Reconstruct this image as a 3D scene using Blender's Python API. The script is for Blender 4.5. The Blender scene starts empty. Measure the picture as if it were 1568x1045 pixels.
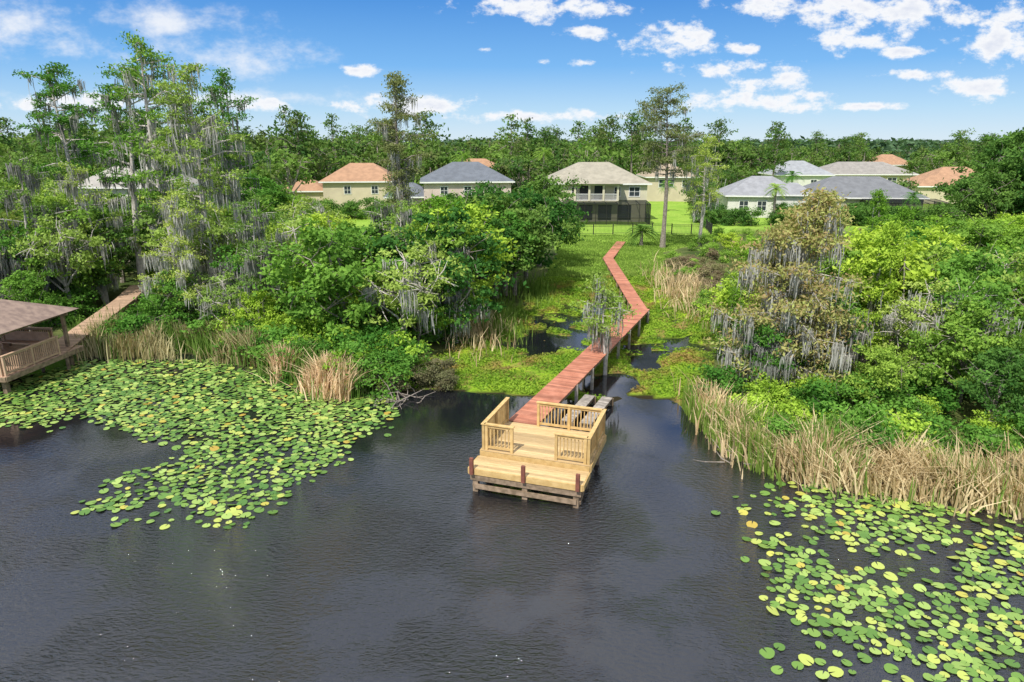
import bpy, math, random
import numpy as np
from mathutils import Vector
R=np.random.default_rng(7)
scene=bpy.context.scene
scene.view_settings.view_transform='Standard'
scene.view_settings.look='None'
scene.view_settings.exposure=0

# ------------------------------------------------------------------ node helpers
def new_mat(name):
    m=bpy.data.materials.new(name); m.use_nodes=True
    nt=m.node_tree; nt.nodes.clear()
    out=nt.nodes.new('ShaderNodeOutputMaterial')
    return m,nt,out
def N(nt,t,**kw):
    n=nt.nodes.new(t)
    for k,v in kw.items(): setattr(n,k,v)
    return n
def c4(c): return (c[0],c[1],c[2],1)
def mixc(nt,fac,a,b,blend='MIX'):
    n=N(nt,'ShaderNodeMix',data_type='RGBA',blend_type=blend)
    for s,v in ((n.inputs[0],fac),(n.inputs[6],a),(n.inputs[7],b)):
        if hasattr(v,'links'): nt.links.new(v,s)
        elif isinstance(v,(tuple,list)): s.default_value=c4(v)
        else: s.default_value=v
    return n.outputs[2]
def math_(nt,op,a,b=None,clamp=False):
    n=N(nt,'ShaderNodeMath',operation=op,use_clamp=clamp)
    for i,v in enumerate((a,b)):
        if v is None: continue
        if hasattr(v,'links'): nt.links.new(v,n.inputs[i])
        else: n.inputs[i].default_value=v
    return n.outputs[0]
def noise(nt,scale,detail=4,vec=None,rough=.5):
    n=N(nt,'ShaderNodeTexNoise'); n.inputs['Scale'].default_value=scale
    n.inputs['Detail'].default_value=detail; n.inputs['Roughness'].default_value=rough
    if vec is not None: nt.links.new(vec,n.inputs['Vector'])
    return n.outputs['Fac']
def ramp(nt,fac,lo,hi):
    n=N(nt,'ShaderNodeMapRange',interpolation_type='SMOOTHSTEP'); nt.links.new(fac,n.inputs[0])
    n.inputs[1].default_value=lo; n.inputs[2].default_value=hi
    return n.outputs[0]
def tint_attr(nt):
    a=N(nt,'ShaderNodeAttribute',attribute_name='tint'); return a.outputs['Fac']

def leaf_mat(name,c1,c2,trans=.30,c3=None,sat=.95,val=1.46):
    m,nt,out=new_mat(name)
    t=tint_attr(nt)
    col=mixc(nt,t,c1,c2)
    if c3:
        g=N(nt,'ShaderNodeNewGeometry')
        col=mixc(nt,ramp(nt,noise(nt,.35,2,g.outputs['Position']),.5,.68),col,c3)
    oi=N(nt,'ShaderNodeObjectInfo')
    hsv=N(nt,'ShaderNodeHueSaturation'); hsv.inputs['Saturation'].default_value=sat
    nt.links.new(math_(nt,'ADD',math_(nt,'MULTIPLY',oi.outputs['Random'],.055),.474),hsv.inputs['Hue'])
    nt.links.new(math_(nt,'ADD',math_(nt,'MULTIPLY',oi.outputs['Random'],-.65),val),hsv.inputs['Value'])
    nt.links.new(col,hsv.inputs['Color'])
    d=N(nt,'ShaderNodeBsdfDiffuse'); tr=N(nt,'ShaderNodeBsdfTranslucent')
    nt.links.new(hsv.outputs[0],d.inputs[0])
    tc=mixc(nt,1.0,hsv.outputs[0],(1.12,1.15,.7),'MULTIPLY'); nt.links.new(tc,tr.inputs[0])
    mx=N(nt,'ShaderNodeMixShader'); mx.inputs[0].default_value=trans
    nt.links.new(d.outputs[0],mx.inputs[1]); nt.links.new(tr.outputs[0],mx.inputs[2])
    nt.links.new(mx.outputs[0],out.inputs[0]); return m
def surf_mat(name,c1,c2,scale=3,rough=.7,bump=.0,usetint=True,stretch=None,spec=.3):
    m,nt,out=new_mat(name)
    p=N(nt,'ShaderNodeBsdfPrincipled'); p.inputs['Roughness'].default_value=rough
    p.inputs['Specular IOR Level'].default_value=spec
    tc=N(nt,'ShaderNodeTexCoord'); vec=tc.outputs['Object']
    if stretch:
        mp=N(nt,'ShaderNodeMapping'); mp.inputs['Scale'].default_value=stretch
        nt.links.new(vec,mp.inputs[0]); vec=mp.outputs[0]
    n=noise(nt,scale,5,vec)
    col=mixc(nt,ramp(nt,n,.3,.7),c1,c2)
    if usetint:
        t=tint_attr(nt)
        k=math_(nt,'ADD',math_(nt,'MULTIPLY',t,.5),.75)
        cx=N(nt,'ShaderNodeCombineColor')
        for i in range(3): nt.links.new(k,cx.inputs[i])
        col=mixc(nt,1.0,col,cx.outputs[0],'MULTIPLY')
    nt.links.new(col,p.inputs['Base Color'])
    if bump:
        b=N(nt,'ShaderNodeBump'); b.inputs['Strength'].default_value=bump; b.inputs['Distance'].default_value=.02
        nt.links.new(n,b.inputs['Height']); nt.links.new(b.outputs[0],p.inputs['Normal'])
    nt.links.new(p.outputs[0],out.inputs[0]); return m

# ------------------------------------------------------------------ geometry helpers
class Geo:
    def __init__(s): s.v=[];s.q=[];s.m=[];s.t=[];s.n=0
    def add(s,v,q,mat=0,tint=.5):
        v=np.asarray(v,float).reshape(-1,3); q=np.asarray(q,int).reshape(-1,4)
        s.v.append(v); s.q.append(q+s.n); s.n+=len(v)
        s.m.append(np.full(len(q),mat) if np.isscalar(mat) else np.asarray(mat))
        s.t.append(np.full(len(q),tint,float) if np.isscalar(tint) else np.asarray(tint,float))
    def pack(s):
        return (np.concatenate(s.v),np.concatenate(s.q),np.concatenate(s.m),np.concatenate(s.t))
    def addpack(s,pk,loc,rz,sc,dt=0):
        v,q,m,t=pk; c,sn=math.cos(rz),math.sin(rz)
        if np.isscalar(sc): sc=(sc,sc,sc)
        x=v[:,0]*sc[0]; y=v[:,1]*sc[1]; z=v[:,2]*sc[2]
        w=np.stack([x*c-y*sn+loc[0],x*sn+y*c+loc[1],z+loc[2]],1)
        s.add(w,q,m,np.clip(t+dt,0,1))
    def mesh(s,name,mats,smooth=False):
        v,q,m,t=s.pack(); return mesh_np(name,v,q,m,t,mats,smooth)
def mesh_np(name,v,q,m,t,mats,smooth=False):
    k=q.shape[1]
    me=bpy.data.meshes.new(name)
    me.vertices.add(len(v)); me.vertices.foreach_set('co',v.astype(np.float32).ravel())
    me.loops.add(q.size); me.loops.foreach_set('vertex_index',q.astype(np.int32).ravel())
    me.polygons.add(len(q)); me.polygons.foreach_set('loop_start',np.arange(0,q.size,k,dtype=np.int32))
    me.polygons.foreach_set('loop_total',np.full(len(q),k,dtype=np.int32))
    me.polygons.foreach_set('material_index',m.astype(np.int32))
    me.polygons.foreach_set('use_smooth',np.full(len(q),smooth))
    a=me.attributes.new('tint','FLOAT','FACE'); a.data.foreach_set('value',t.astype(np.float32))
    for x in mats: me.materials.append(x)
    me.update(calc_edges=True); return me
def obj(name,me,loc=(0,0,0),rz=0,sc=1,parent=None):
    o=bpy.data.objects.new(name,me); scene.collection.objects.link(o)
    o.location=loc; o.rotation_euler=(0,0,rz)
    o.scale=(sc,sc,sc) if np.isscalar(sc) else sc
    if parent: o.parent=parent
    return o
def empty(name,loc=(0,0,0),rz=0):
    o=bpy.data.objects.new(name,None); scene.collection.objects.link(o)
    o.location=loc;o.rotation_euler=(0,0,rz);o.empty_display_size=.3; return o
BQ=np.array([[0,3,2,1],[4,5,6,7],[0,1,5,4],[1,2,6,5],[2,3,7,6],[3,0,4,7]])
def box(g,c,s,ang=0,mat=0,tint=.5):
    x,y,z=s[0]/2,s[1]/2,s[2]/2
    p=np.array([[-x,-y,-z],[x,-y,-z],[x,y,-z],[-x,y,-z],[-x,-y,z],[x,-y,z],[x,y,z],[-x,y,z]])
    ca,sa=math.cos(ang),math.sin(ang)
    w=np.stack([p[:,0]*ca-p[:,1]*sa,p[:,0]*sa+p[:,1]*ca,p[:,2]],1)+np.array(c)
    g.add(w,BQ,mat,tint)
def beam(g,a,b,w,h,mat=0,tint=.5):
    a=np.array(a,float);b=np.array(b,float);d=b-a;L=np.linalg.norm(d);d/=L
    up=np.array([0,0,1.]) if abs(d[2])<.95 else np.array([1.,0,0])
    s=np.cross(d,up);s/=np.linalg.norm(s);u=np.cross(s,d)
    p=[]
    for e in (a,b):
        for i,j in ((-1,-1),(1,-1),(1,1),(-1,1)): p.append(e+s*i*w/2+u*j*h/2)
    g.add(p,[[0,3,2,1],[4,5,6,7],[0,1,5,4],[1,2,6,5],[2,3,7,6],[3,0,4,7]],mat,tint)
def tube(g,pts,rad,sides=6,mat=0,tint=.5):
    pts=np.array(pts,float);n=len(pts);V=[]
    for i in range(n):
        d=pts[min(i+1,n-1)]-pts[max(i-1,0)];d/=np.linalg.norm(d)+1e-9
        up=np.array([1.,0,0]) if abs(d[0])<.8 else np.array([0,1.,0])
        s=np.cross(d,up);s/=np.linalg.norm(s);u=np.cross(s,d)
        a=np.arange(sides)*2*math.pi/sides
        V.append(pts[i]+rad[i]*(np.outer(np.cos(a),s)+np.outer(np.sin(a),u)))
    V=np.concatenate(V);Q=[]
    for i in range(n-1):
        for j in range(sides):
            k=(j+1)%sides;Q.append([i*sides+j,i*sides+k,(i+1)*sides+k,(i+1)*sides+j])
    g.add(V,Q,mat,tint)
def norm(a): return a/(np.linalg.norm(a,axis=1,keepdims=True)+1e-9)
def leaves(g,c,size,outward=None,mat=0,tint=None,asp=.55,rng=R):
    n=len(c); nn=rng.normal(size=(n,3))*.8
    if outward is not None: nn=nn+outward
    nn[:,2]+=.35; nn=norm(nn)
    t=norm(np.cross(nn,rng.normal(size=(n,3)))); b=np.cross(nn,t)
    s=(size*rng.uniform(.6,1.3,n))[:,None]
    V=np.stack([c-t*s,c-b*s*asp,c+t*s,c+b*s*asp],1).reshape(-1,3)
    if tint is None: tint=rng.uniform(0,1,n)
    g.add(V,np.arange(4*n).reshape(-1,4),mat,np.clip(tint,0,1))
def moss(g,p,L,w,mat=2,rng=R):
    n=len(p); a=rng.uniform(0,math.pi,n); d=np.stack([np.cos(a),np.sin(a),0*a],1)
    L=(L*rng.uniform(.3,1.2,n)); W=(w*rng.uniform(.6,1.4,n))[:,None]
    off=rng.normal(size=(n,3))*.06; off[:,2]=-L
    mid=off*.5+rng.normal(size=(n,3))*.03
    V=np.stack([p-d*W*.4,p+d*W*.4,p+mid+d*W*.5,p+mid-d*W*.5,p+off+d*W*.08,p+off-d*W*.08],1).reshape(-1,3)
    b=np.arange(n)[:,None]*6
    Q=np.concatenate([b+np.array([0,1,2,3]),b+np.array([3,2,4,5])])
    t=rng.uniform(0,1,n); g.add(V,Q,mat,np.concatenate([t,t]))

# ------------------------------------------------------------------ tree generators  (mats: 0 bark,1 leaf,2 moss)
def rdir(rng,n):
    return norm(rng.normal(size=(n,3)))
def broadleaf(seed,h,r,nl=9,ncl=130,nlf=95,ls=.13,low=.25,sig=.32,mossn=0,twig=4):
    rng=np.random.default_rng(seed); g=Geo()
    lean=rng.normal(size=2)*.04*h
    tube(g,[(0,0,-.4),(lean[0]*.3,lean[1]*.3,h*.2),(lean[0],lean[1],h*.5),(lean[0]*1.2,lean[1]*1.2,h*.8)],[.028*h,.02*h,.013*h,.004*h],7)
    lobes=[]
    for i in range(nl):
        a=i*2.4+rng.uniform(-.4,.4); rr=r*rng.uniform(.25,.75); z=h*rng.uniform(low+.1,.82)
        if i==0: rr=0;z=h*.82
        R_=r*rng.uniform(.20,.48); c=np.array([lean[0]+rr*math.cos(a),lean[1]+rr*math.sin(a),z]); lobes.append((c,R_))
        s=np.array([lean[0]*.6,lean[1]*.6,max(.15*h,z*.5)])
        tube(g,[s,(s+c)/2+rng.normal(size=3)*.03*h,c],[.011*h,.008*h,.004*h],5)
        for k in range(twig):
            e=c+rdir(rng,1)[0]*R_*1.2; tube(g,[c,(c+e)/2+rng.normal(size=3)*.08,e],[.004*h,.003*h,.001*h],4)
    for k in range(ncl):
        c,R_=lobes[rng.integers(nl)]
        d=rdir(rng,1)[0]; d[2]=d[2]*.8+.15
        p=c+d*R_*rng.uniform(.5,1.35); p[2]=max(p[2],.25)
        n=int(nlf*rng.uniform(.4,1.4)); sg=sig*rng.uniform(.6,1.3)
        off=rng.normal(size=(n,3))*sg*np.array([1,1,.55])
        t=rng.uniform(.0,1,n)*.55+rng.uniform(0,.5)
        leaves(g,p+off,ls,np.tile(d,(n,1))*.9,1,t,rng=rng)
    if mossn:
        for k in range(mossn):
            c,R_=lobes[rng.integers(nl)]; d=rdir(rng,1)[0]; d[2]=-abs(d[2])*.3
            p=c+d*R_*rng.uniform(.8,1.25); m=22
            moss(g,p+rng.normal(size=(m,3))*np.array([.2,.2,.12]),1.15,.07,2,rng)
    return g.pack()
def cypress(seed,h,r,start=.3,nb=42,profile='cone',nlf=42,ls=.1,mossy=1.0,multi=1,clump=.26,per=3,mtop=.9):
    rng=np.random.default_rng(seed); g=Geo()
    for mtr in range(multi):
        l=rng.normal(size=2)*.05*h*(1 if multi==1 else 1.8); hh=h*(1 if mtr==0 else rng.uniform(.7,.95))
        ph=rng.uniform(0,6)
        def P(f): return np.array([l[0]*f+.012*h*math.sin(5*f+ph),l[1]*f+.012*h*math.cos(4*f+ph),hh*f])
        fs=np.linspace(-.02,1,10)
        rad=[.017*h*(1-f)**.8+.006*h*max(0,.12-f)/.12+.004 for f in np.clip(fs,0,1)]
        tube(g,[P(f) for f in fs],rad,8)
        for i in range(nb//multi):
            f=start+(1-start)*((i+rng.uniform(0,1))/(nb//multi)); f=min(f,.99)
            k=(f-start)/(1-start)
            if profile=='cone': L=r*(1-k)**.7*rng.uniform(.6,1.15)+.25
            elif profile=='flat': L=r*(.45+.75*math.sin(math.pi*min(k*.9+.1,1))**1)*rng.uniform(.4,1.1)
            else: L=r*math.sin(math.pi*(k*.82+.12))**.8*rng.uniform(.5,1.15)
            a=rng.uniform(0,6.283); rise=rng.uniform(.0,.45)
            s=P(f); d=np.array([math.cos(a),math.sin(a),rise])
            mid=s+d*L*.5+rng.normal(size=3)*.05*L; e=s+d*L+np.array([0,0,-.05*L])+rng.normal(size=3)*.08*L
            tube(g,[s,mid,e],[.0052*h*(1-.5*k),.0036*h*(1-.4*k),.010],5)
            for c in range(per+int(L)):
                u=rng.uniform(.3,1.05); b=(s*(1-u)+e*u)+rng.normal(size=3)*np.array([.2,.2,.1])*(.5+.25*L)
                n=int(nlf*rng.uniform(.4,1.4))
                off=rng.normal(size=(n,3))*clump*np.array([1.1,1.1,.45])
                leaves(g,b+off,ls,None,1,rng.uniform(0,.6,n)+rng.uniform(0,.4),asp=.4,rng=rng)
                if rng.uniform()<.4: tube(g,[s*(1-u*.8)+e*u*.8,b+(b-s)*.1],[.016,.008],4)
            if mossy>0:
                m=int(18*mossy*L*rng.uniform(.1,1.8)*(1.25-mtop*k))
                if m>0:
                    cl=rng.uniform(.25,1,size=max(1,m//14)); u=cl[rng.integers(len(cl),size=m)][:,None]
                    p=s*(1-u)+e*u+rng.normal(size=(m,3))*np.array([.14,.14,.08])
                    moss(g,p,1.15,.07,2,rng)
    return g.pack()
def pine(seed,h,r,start=.48,nb=42,nlf=70):
    return cypress(seed,h,r,start,nb,'flat',nlf,.12,.2,1,.34,2)
def palm(seed,h,n=26,L=1.9):
    rng=np.random.default_rng(seed); g=Geo()
    tube(g,[(0,0,-.2),(.05,0,h*.5),(0,.05,h)],[.2,.17,.15],8)
    for i in range(n):
        a=rng.uniform(0,6.283); el=rng.uniform(-.5,1.2); d=np.array([math.cos(a),math.sin(a),0]); pts=[]
        for k in range(7):
            f=k/6; pts.append(np.array([0,0,h])+d*L*f*math.cos(el)*(1)+np.array([0,0,L*f*math.sin(el)-.9*f*f*L*.6]))
        for k in range(1,7):
            p=pts[k]; ax=norm((pts[k]-pts[k-1])[None])[0]; s=np.cross(ax,[0,0,1.]); s/=np.linalg.norm(s)+1e-6
            for sg in (-1,1):
                for q in (0,.5):
                    b=p-(pts[k]-pts[k-1])*q; tip=b+s*sg*.45*math.sin(math.pi*(k/7.5)+.2)+ax*.3+np.array([0,0,-.12])
                    w=ax*.05; g.add([b-w,b+w,tip+w*.3,tip-w*.3],[[0,1,2,3]],1,rng.uniform(0,1))
    return g.pack()

# ------------------------------------------------------------------ materials
bark=surf_mat('bark_grey',(.34,.30,.26),(.18,.15,.12),6,.9,.3)
bark_l=surf_mat('bark_pale',(.60,.56,.51),(.38,.34,.30),6,.9,.3)
L_mid=leaf_mat('foliage_mid',(.07,.18,.02),(.23,.41,.05))
L_brt=leaf_mat('foliage_bright',(.15,.30,.018),(.38,.58,.05),val=1.35)
L_drk=leaf_mat('foliage_dark',(.035,.11,.02),(.12,.25,.04))
L_cyp=leaf_mat('foliage_cypress',(.20,.32,.045),(.36,.50,.10),val=1.35)
L_brn=leaf_mat('foliage_cypress_rusty',(.38,.25,.12),(.36,.48,.12),val=1.3)
L_pin=leaf_mat('foliage_pine',(.11,.15,.045),(.24,.27,.10))
L_far=leaf_mat('foliage_far',(.04,.11,.025),(.15,.27,.045),.3,(.13,.18,.05),val=1.38)
M_moss=leaf_mat('spanish_moss',(.28,.28,.25),(.50,.50,.46),.2,val=1.3)

# ------------------------------------------------------------------ terrain
SX=[-400,-50,-34,-28,-24,-17,-12,-9.5,-7,-4.3,-.8,3.65,7.7,8.4,9.3,11,14,17.2,30,60,160]
SY=[70,47,44.5,41,38,37.4,33.6,31.7,30.8,31.4,31.7,30.7,30.2,25.6,23.7,22.4,21.2,20.4,17,5,-60]
def shoreY(x): return np.interp(x,SX,SY)
def wav(x,y,s,p=0):
    return (np.sin(x*s+1.3*p+1.7*np.sin(y*s*.7+p))+np.sin(y*s*1.3+2.1*p+1.3*np.sin(x*s*.8+p*1.7))+np.sin((x+y)*s*.71+p*3.1))/3
def xl(y): return np.interp(y,[30,37,44,54,70,90],[-4.7,-3.8,.0,2.2,4.6,5.5])
def xr(y): return np.interp(y,[30,37,44,54,70,80,92],[8.6,10.8,13.2,13.5,15.5,24,30])
PUD=[(3.2,46.5,3.0,4.2),(2.2,40.5,2.8,2.0),(11.2,46.5,1.9,4.6),(10.3,40.0,1.9,2.4),(7.6,37.5,.9,2.5),(5.8,49.5,1.6,2.8),(4.8,33.2,1.3,1.3),(11,53,1.5,3.4)]
def hgt(x,y):
    x=np.asarray(x,float);y=np.asarray(y,float)
    d=(y-shoreY(x)+.7*wav(x,y,.9,2))*.75
    s=np.clip(d/34,0,1); s=s*s*(3-2*s)
    land=.09+.75*s+.04*wav(x,y,1.7,1)+.05*wav(x,y,.5,5)*(1+s)
    land=np.where(d<1.2,np.clip(d/1.2,0,1)*land,land)
    for (a,b,c,e) in PUD:
        land=land-.55*np.exp(-((x-a)/c)**2-((y-b)/e)**2)*(.8+.7*wav(x,y,2.6,3))
    water=np.maximum(-1.6,.35*d)
    return np.where(d>0,land,water)
def axis(lo,hi,step,far,n):
    m=np.arange(lo,hi,step); e=np.geomspace(1,far,n)
    return np.concatenate([(lo-e)[::-1],m,hi-step+e])
gx=axis(-62,66,.4,3500,22); gy=axis(14,112,.4,4500,22)
XX,YY=np.meshgrid(gx,gy); ZZ=hgt(XX,YY)
nx,ny=len(gx),len(gy)
idx=np.arange(nx*ny).reshape(ny,nx)
Q=np.stack([idx[:-1,:-1],idx[:-1,1:],idx[1:,1:],idx[1:,:-1]],-1).reshape(-1,4)
V=np.stack([XX,YY,ZZ],-1).reshape(-1,3)
m,nt,out=new_mat('ground_cover')
at=N(nt,'ShaderNodeAttribute',attribute_name='gcol')
g_=N(nt,'ShaderNodeNewGeometry'); pos=g_.outputs['Position']
n1=noise(nt,.35,5,pos,.6); n2=noise(nt,5,4,pos,.7)
sep=N(nt,'ShaderNodeSeparateColor'); nt.links.new(at.outputs['Color'],sep.inputs[0])
forest=mixc(nt,ramp(nt,n1,.35,.65),(.05,.08,.02),(.12,.14,.045))
lawn=mixc(nt,ramp(nt,n1,.3,.7),(.22,.40,.045),(.34,.50,.08))
lawn=mixc(nt,ramp(nt,n2,.35,.7),lawn,(.19,.31,.04))
marsh=mixc(nt,ramp(nt,n1,.38,.62),(.19,.34,.022),(.30,.43,.03))
marsh=mixc(nt,ramp(nt,noise(nt,.6,5,pos,.65),.47,.62),marsh,(.28,.19,.07))
marsh=mixc(nt,ramp(nt,n2,.4,.75),marsh,(.10,.16,.02))
col=mixc(nt,sep.outputs[0],forest,lawn); col=mixc(nt,sep.outputs[1],col,marsh)
col=mixc(nt,sep.outputs[2],col,(.03,.025,.012))
p=N(nt,'ShaderNodeBsdfPrincipled'); p.inputs['Roughness'].default_value=.95; p.inputs['Specular IOR Level'].default_value=.1
nt.links.new(col,p.inputs['Base Color'])
b=N(nt,'ShaderNodeBump'); b.inputs['Strength'].default_value=.6; b.inputs['Distance'].default_value=.08
nt.links.new(n2,b.inputs['Height']); nt.links.new(b.outputs[0],p.inputs['Normal']); nt.links.new(p.outputs[0],out.inputs[0])
me=mesh_np('ground',V,Q,np.zeros(len(Q)),np.zeros(len(Q)),[m],True)
x,y,z=V.T
cl=((x>xl(y))&(x<xr(y))&(y<200)).astype(float)
def sst(a,b,v): t=np.clip((v-a)/(b-a),0,1); return t*t*(3-2*t)
lw=np.maximum(cl*sst(56,62,y),sst(84,92,y)); mr=cl*(1-sst(56,62,y)); wt=(z<.02).astype(float)
ga=me.attributes.new('gcol','FLOAT_COLOR','POINT')
ga.data.foreach_set('color',np.stack([lw,mr,wt,np.ones_like(x)],1).astype(np.float32).ravel())
obj('ground',me)

# ------------------------------------------------------------------ water
m,nt,out=new_mat('lake_water')
p=N(nt,'ShaderNodeBsdfPrincipled'); p.inputs['Base Color'].default_value=(.010,.011,.014,1)
p.inputs['Roughness'].default_value=.02; p.inputs['IOR'].default_value=2.0
g_=N(nt,'ShaderNodeNewGeometry'); mp=N(nt,'ShaderNodeMapping'); mp.inputs['Rotation'].default_value=(0,0,.30); mp.inputs['Scale'].default_value=(1,2.0,1)
nt.links.new(g_.outputs['Position'],mp.inputs[0])
w1=noise(nt,4.6,3,mp.outputs[0],.6); w2=noise(nt,.14,4,g_.outputs['Position'],.6)
sp=N(nt,'ShaderNodeSeparateXYZ'); nt.links.new(g_.outputs['Position'],sp.inputs[0])
calm=N(nt,'ShaderNodeMapRange',interpolation_type='SMOOTHSTEP'); nt.links.new(sp.outputs[1],calm.inputs[0])
calm.inputs[1].default_value=28; calm.inputs[2].default_value=17; calm.inputs[3].default_value=.04; calm.inputs[4].default_value=1
st=math_(nt,'MULTIPLY',math_(nt,'ADD',math_(nt,'MULTIPLY',ramp(nt,w2,.42,.58),.75),.25),calm.outputs[0])
b=N(nt,'ShaderNodeBump'); b.inputs['Distance'].default_value=.15
nt.links.new(math_(nt,'MULTIPLY',st,1.0),b.inputs['Strength']); nt.links.new(w1,b.inputs['Height'])
nt.links.new(b.outputs[0],p.inputs['Normal']); nt.links.new(p.outputs[0],out.inputs[0])
g=Geo(); g.add([(-900,-600,0),(900,-600,0),(900,62,0),(-900,62,0)],[[0,1,2,3]]); obj('lake_water',g.mesh('lake_water',[m]))

# ------------------------------------------------------------------ wood materials
w_new=surf_mat('new_pine_boards',(.60,.44,.23),(.47,.33,.16),4,.65,.1,stretch=(1,8,8))
w_rail=surf_mat('new_pine_rail',(.58,.41,.18),(.46,.31,.12),5,.65,.1)
w_old=surf_mat('weathered_wood',(.30,.22,.15),(.15,.11,.07),5,.85,.2)
w_grey=surf_mat('grey_wood',(.42,.38,.33),(.25,.22,.19),5,.85,.2)
w_red=surf_mat('red_stained_boards',(.52,.22,.14),(.39,.15,.09),2,.75,.1)
w_post=surf_mat('brown_post',(.24,.09,.06),(.16,.06,.045),5,.7,.1)
w_tan=surf_mat('tan_rail',(.50,.34,.23),(.40,.27,.18),5,.7,.1)

def railing(g,p0,p1,z,h=1.0,mat=0,sp=1.5,gap=.125):
    p0=np.array(p0,float);p1=np.array(p1,float);d=p1-p0;L=np.linalg.norm(d);ang=math.atan2(d[1],d[0])
    n=max(1,round(L/sp))
    for i in range(n+1):
        c=p0+d*i/n; box(g,(c[0],c[1],z+h/2-.02),(.1,.1,h+.02),ang,mat,R.uniform(.3,.8))
    c=(p0+p1)/2
    box(g,(c[0],c[1],z+h+.012),(L+.16,.15,.04),ang,mat,.8)
    box(g,(c[0],c[1],z+h-.07),(L-.1,.045,.09),ang,mat,.5)
    box(g,(c[0],c[1],z+.12),(L-.1,.045,.09),ang,mat,.5)
    nb=int(L/gap)
    nrm=np.array([-math.sin(ang),math.cos(ang)])*.042
    for i in range(1,nb):
        c=p0+d*i/nb+nrm; box(g,(c[0],c[1],z+h/2+.02),(.036,.036,h-.12),ang,mat,R.uniform(.2,.9))
# main dock
dock=empty('wooden_dock',(-1.5,21.85,0),math.radians(-18.5))
g=Geo(); zl,zu=.92,1.14
yy=.07
while yy<1.05: box(g,(2.03+R.normal()*.006,yy,zl-.02),(4.1,.138,.04),0,0,R.uniform(0,1)); yy+=.146
yy=1.13
while yy<3.85: box(g,(2.06+R.normal()*.006,yy,zu-.02),(4.06,.138,.04),0,0,R.uniform(0,1)); yy+=.146
obj('deck_boards',g.mesh('deck_boards',[w_new]),parent=dock)
g=Geo()
box(g,(2.03,-.025,zl-.12),(4.12,.045,.22),0,0,.7); box(g,(2.06,1.03,zu-.13),(4.06,.04,.17),0,0,.35)
for xx in (-.045,4.105): box(g,(xx,.5,zl-.12),(.045,1.0,.22),0,0,.5); 
for xx in (.0,4.115): box(g,(xx,2.45,zu-.15),(.045,2.75,.24),0,0,.5)
obj('fascia',g.mesh('fascia',[w_rail]),parent=dock)
g=Geo()
railing(g,(.12,1.12),(.12,3.78),zu); railing(g,(.12+.12,1.12),(1.2,1.12),zu,sp=2)
railing(g,(2.85,1.12),(3.9,1.12),zu,sp=2); railing(g,(4.02,1.12),(4.02,3.78),zu); railing(g,(1.42,3.78),(3.9,3.78),zu,sp=1.3)
obj('railings',g.mesh('railings',[w_rail]),parent=dock)
g=Geo()
for xx in (.12,2.02,3.93):
    box(g,(xx,-.11,zl+.12),(.13,.11,.62),0,0,.5)
obj('corner_posts',g.mesh('corner_posts',[w_post]),parent=dock)
g=Geo()
for xx in (.2,2.03,3.85):
    for yy in (.12,1.5,3.5): box(g,(xx,yy,-.4),(.19,.19,2.4),0,0,R.uniform(.2,.8))
    box(g,(xx,1.9,zl-.29),(.08,3.7,.18),0,0,.4)
for yy in (.02,1.4,3.6): box(g,(2.03,yy,zl-.36),(4.0,.07,.2),0,0,.7)
box(g,(2.03,-.01,.24),(3.7,.06,.17),0,0,.8)
for xx in (.08,3.97): beam(g,(xx,.12,.15),(xx,1.5,.62),.05,.14)
for xx in np.linspace(.5,3.6,6): box(g,(xx,2.3,zl-.15),(.05,2.4,.2),0,0,.4)
obj('piles_and_beams',g.mesh('piles',[w_old]),parent=dock)

# boardwalk
def walkway(name,pts,width,mb,ms,mp_,step=.15,post=2.4):
    e=empty(name); gb=Geo();gs=Geo();gp=Geo()
    for k in range(len(pts)-1):
        a=np.array(pts[k],float);b_=np.array(pts[k+1],float);d=b_-a;L=np.linalg.norm(d[:2]);ang=math.atan2(d[1],d[0])
        n=max(1,int(L/step))
        for i in range(n):
            c=a+d*(i+.5)/n; box(gb,(c[0],c[1],c[2]-.02+.001*(k%2)),(step*.93,width+R.normal()*.01,.04),ang,0,R.uniform(0,1))
        s=np.array([-math.sin(ang),math.cos(ang),0])
        for sg in (-1,0,1):
            o=s*sg*(width/2-.08)-np.array([0,0,.13]); beam(gs,a+o,b_+o,.045,.18)
        n=max(1,int(L/post))
        for i in range(n+1):
            c=a+d*(i+.02)/n*.98
            for sg in (-1,1):
                q=c+s*sg*(width/2-.02); box(gp,(q[0],q[1],c[2]/2-.55),(.13,.13,c[2]+1.0),ang,0,R.uniform(.2,.9))
            beam(gp,c+s*width*.5-np.array([0,0,.28]),c-s*width*.5-np.array([0,0,.28]),.05,.16)
    obj('boards',gb.mesh('boards',[mb]),parent=e); obj('stringers',gs.mesh('stringers',[ms]),parent=e); obj('piles',gp.mesh('piles',[mp_]),parent=e)
walkway('red_boardwalk',[(.42,25.3,1.15),(8.6,44.4,1.22)],1.25,w_red,w_old,w_grey)
walkway('red_boardwalk',[(8.5,44.0,1.23),(9.35,66.0,1.0),(12.4,77.6,.95)],1.0,w_red,w_old,w_old)
walkway('low_boat_landing',[(2.35,27.2,.42),(3.7,30.3,.42)],.5,w_grey,w_old,w_old)
walkway('low_boat_landing',[(3.15,27.0,.40),(4.5,30.1,.40)],.5,w_grey,w_old,w_old)

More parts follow.
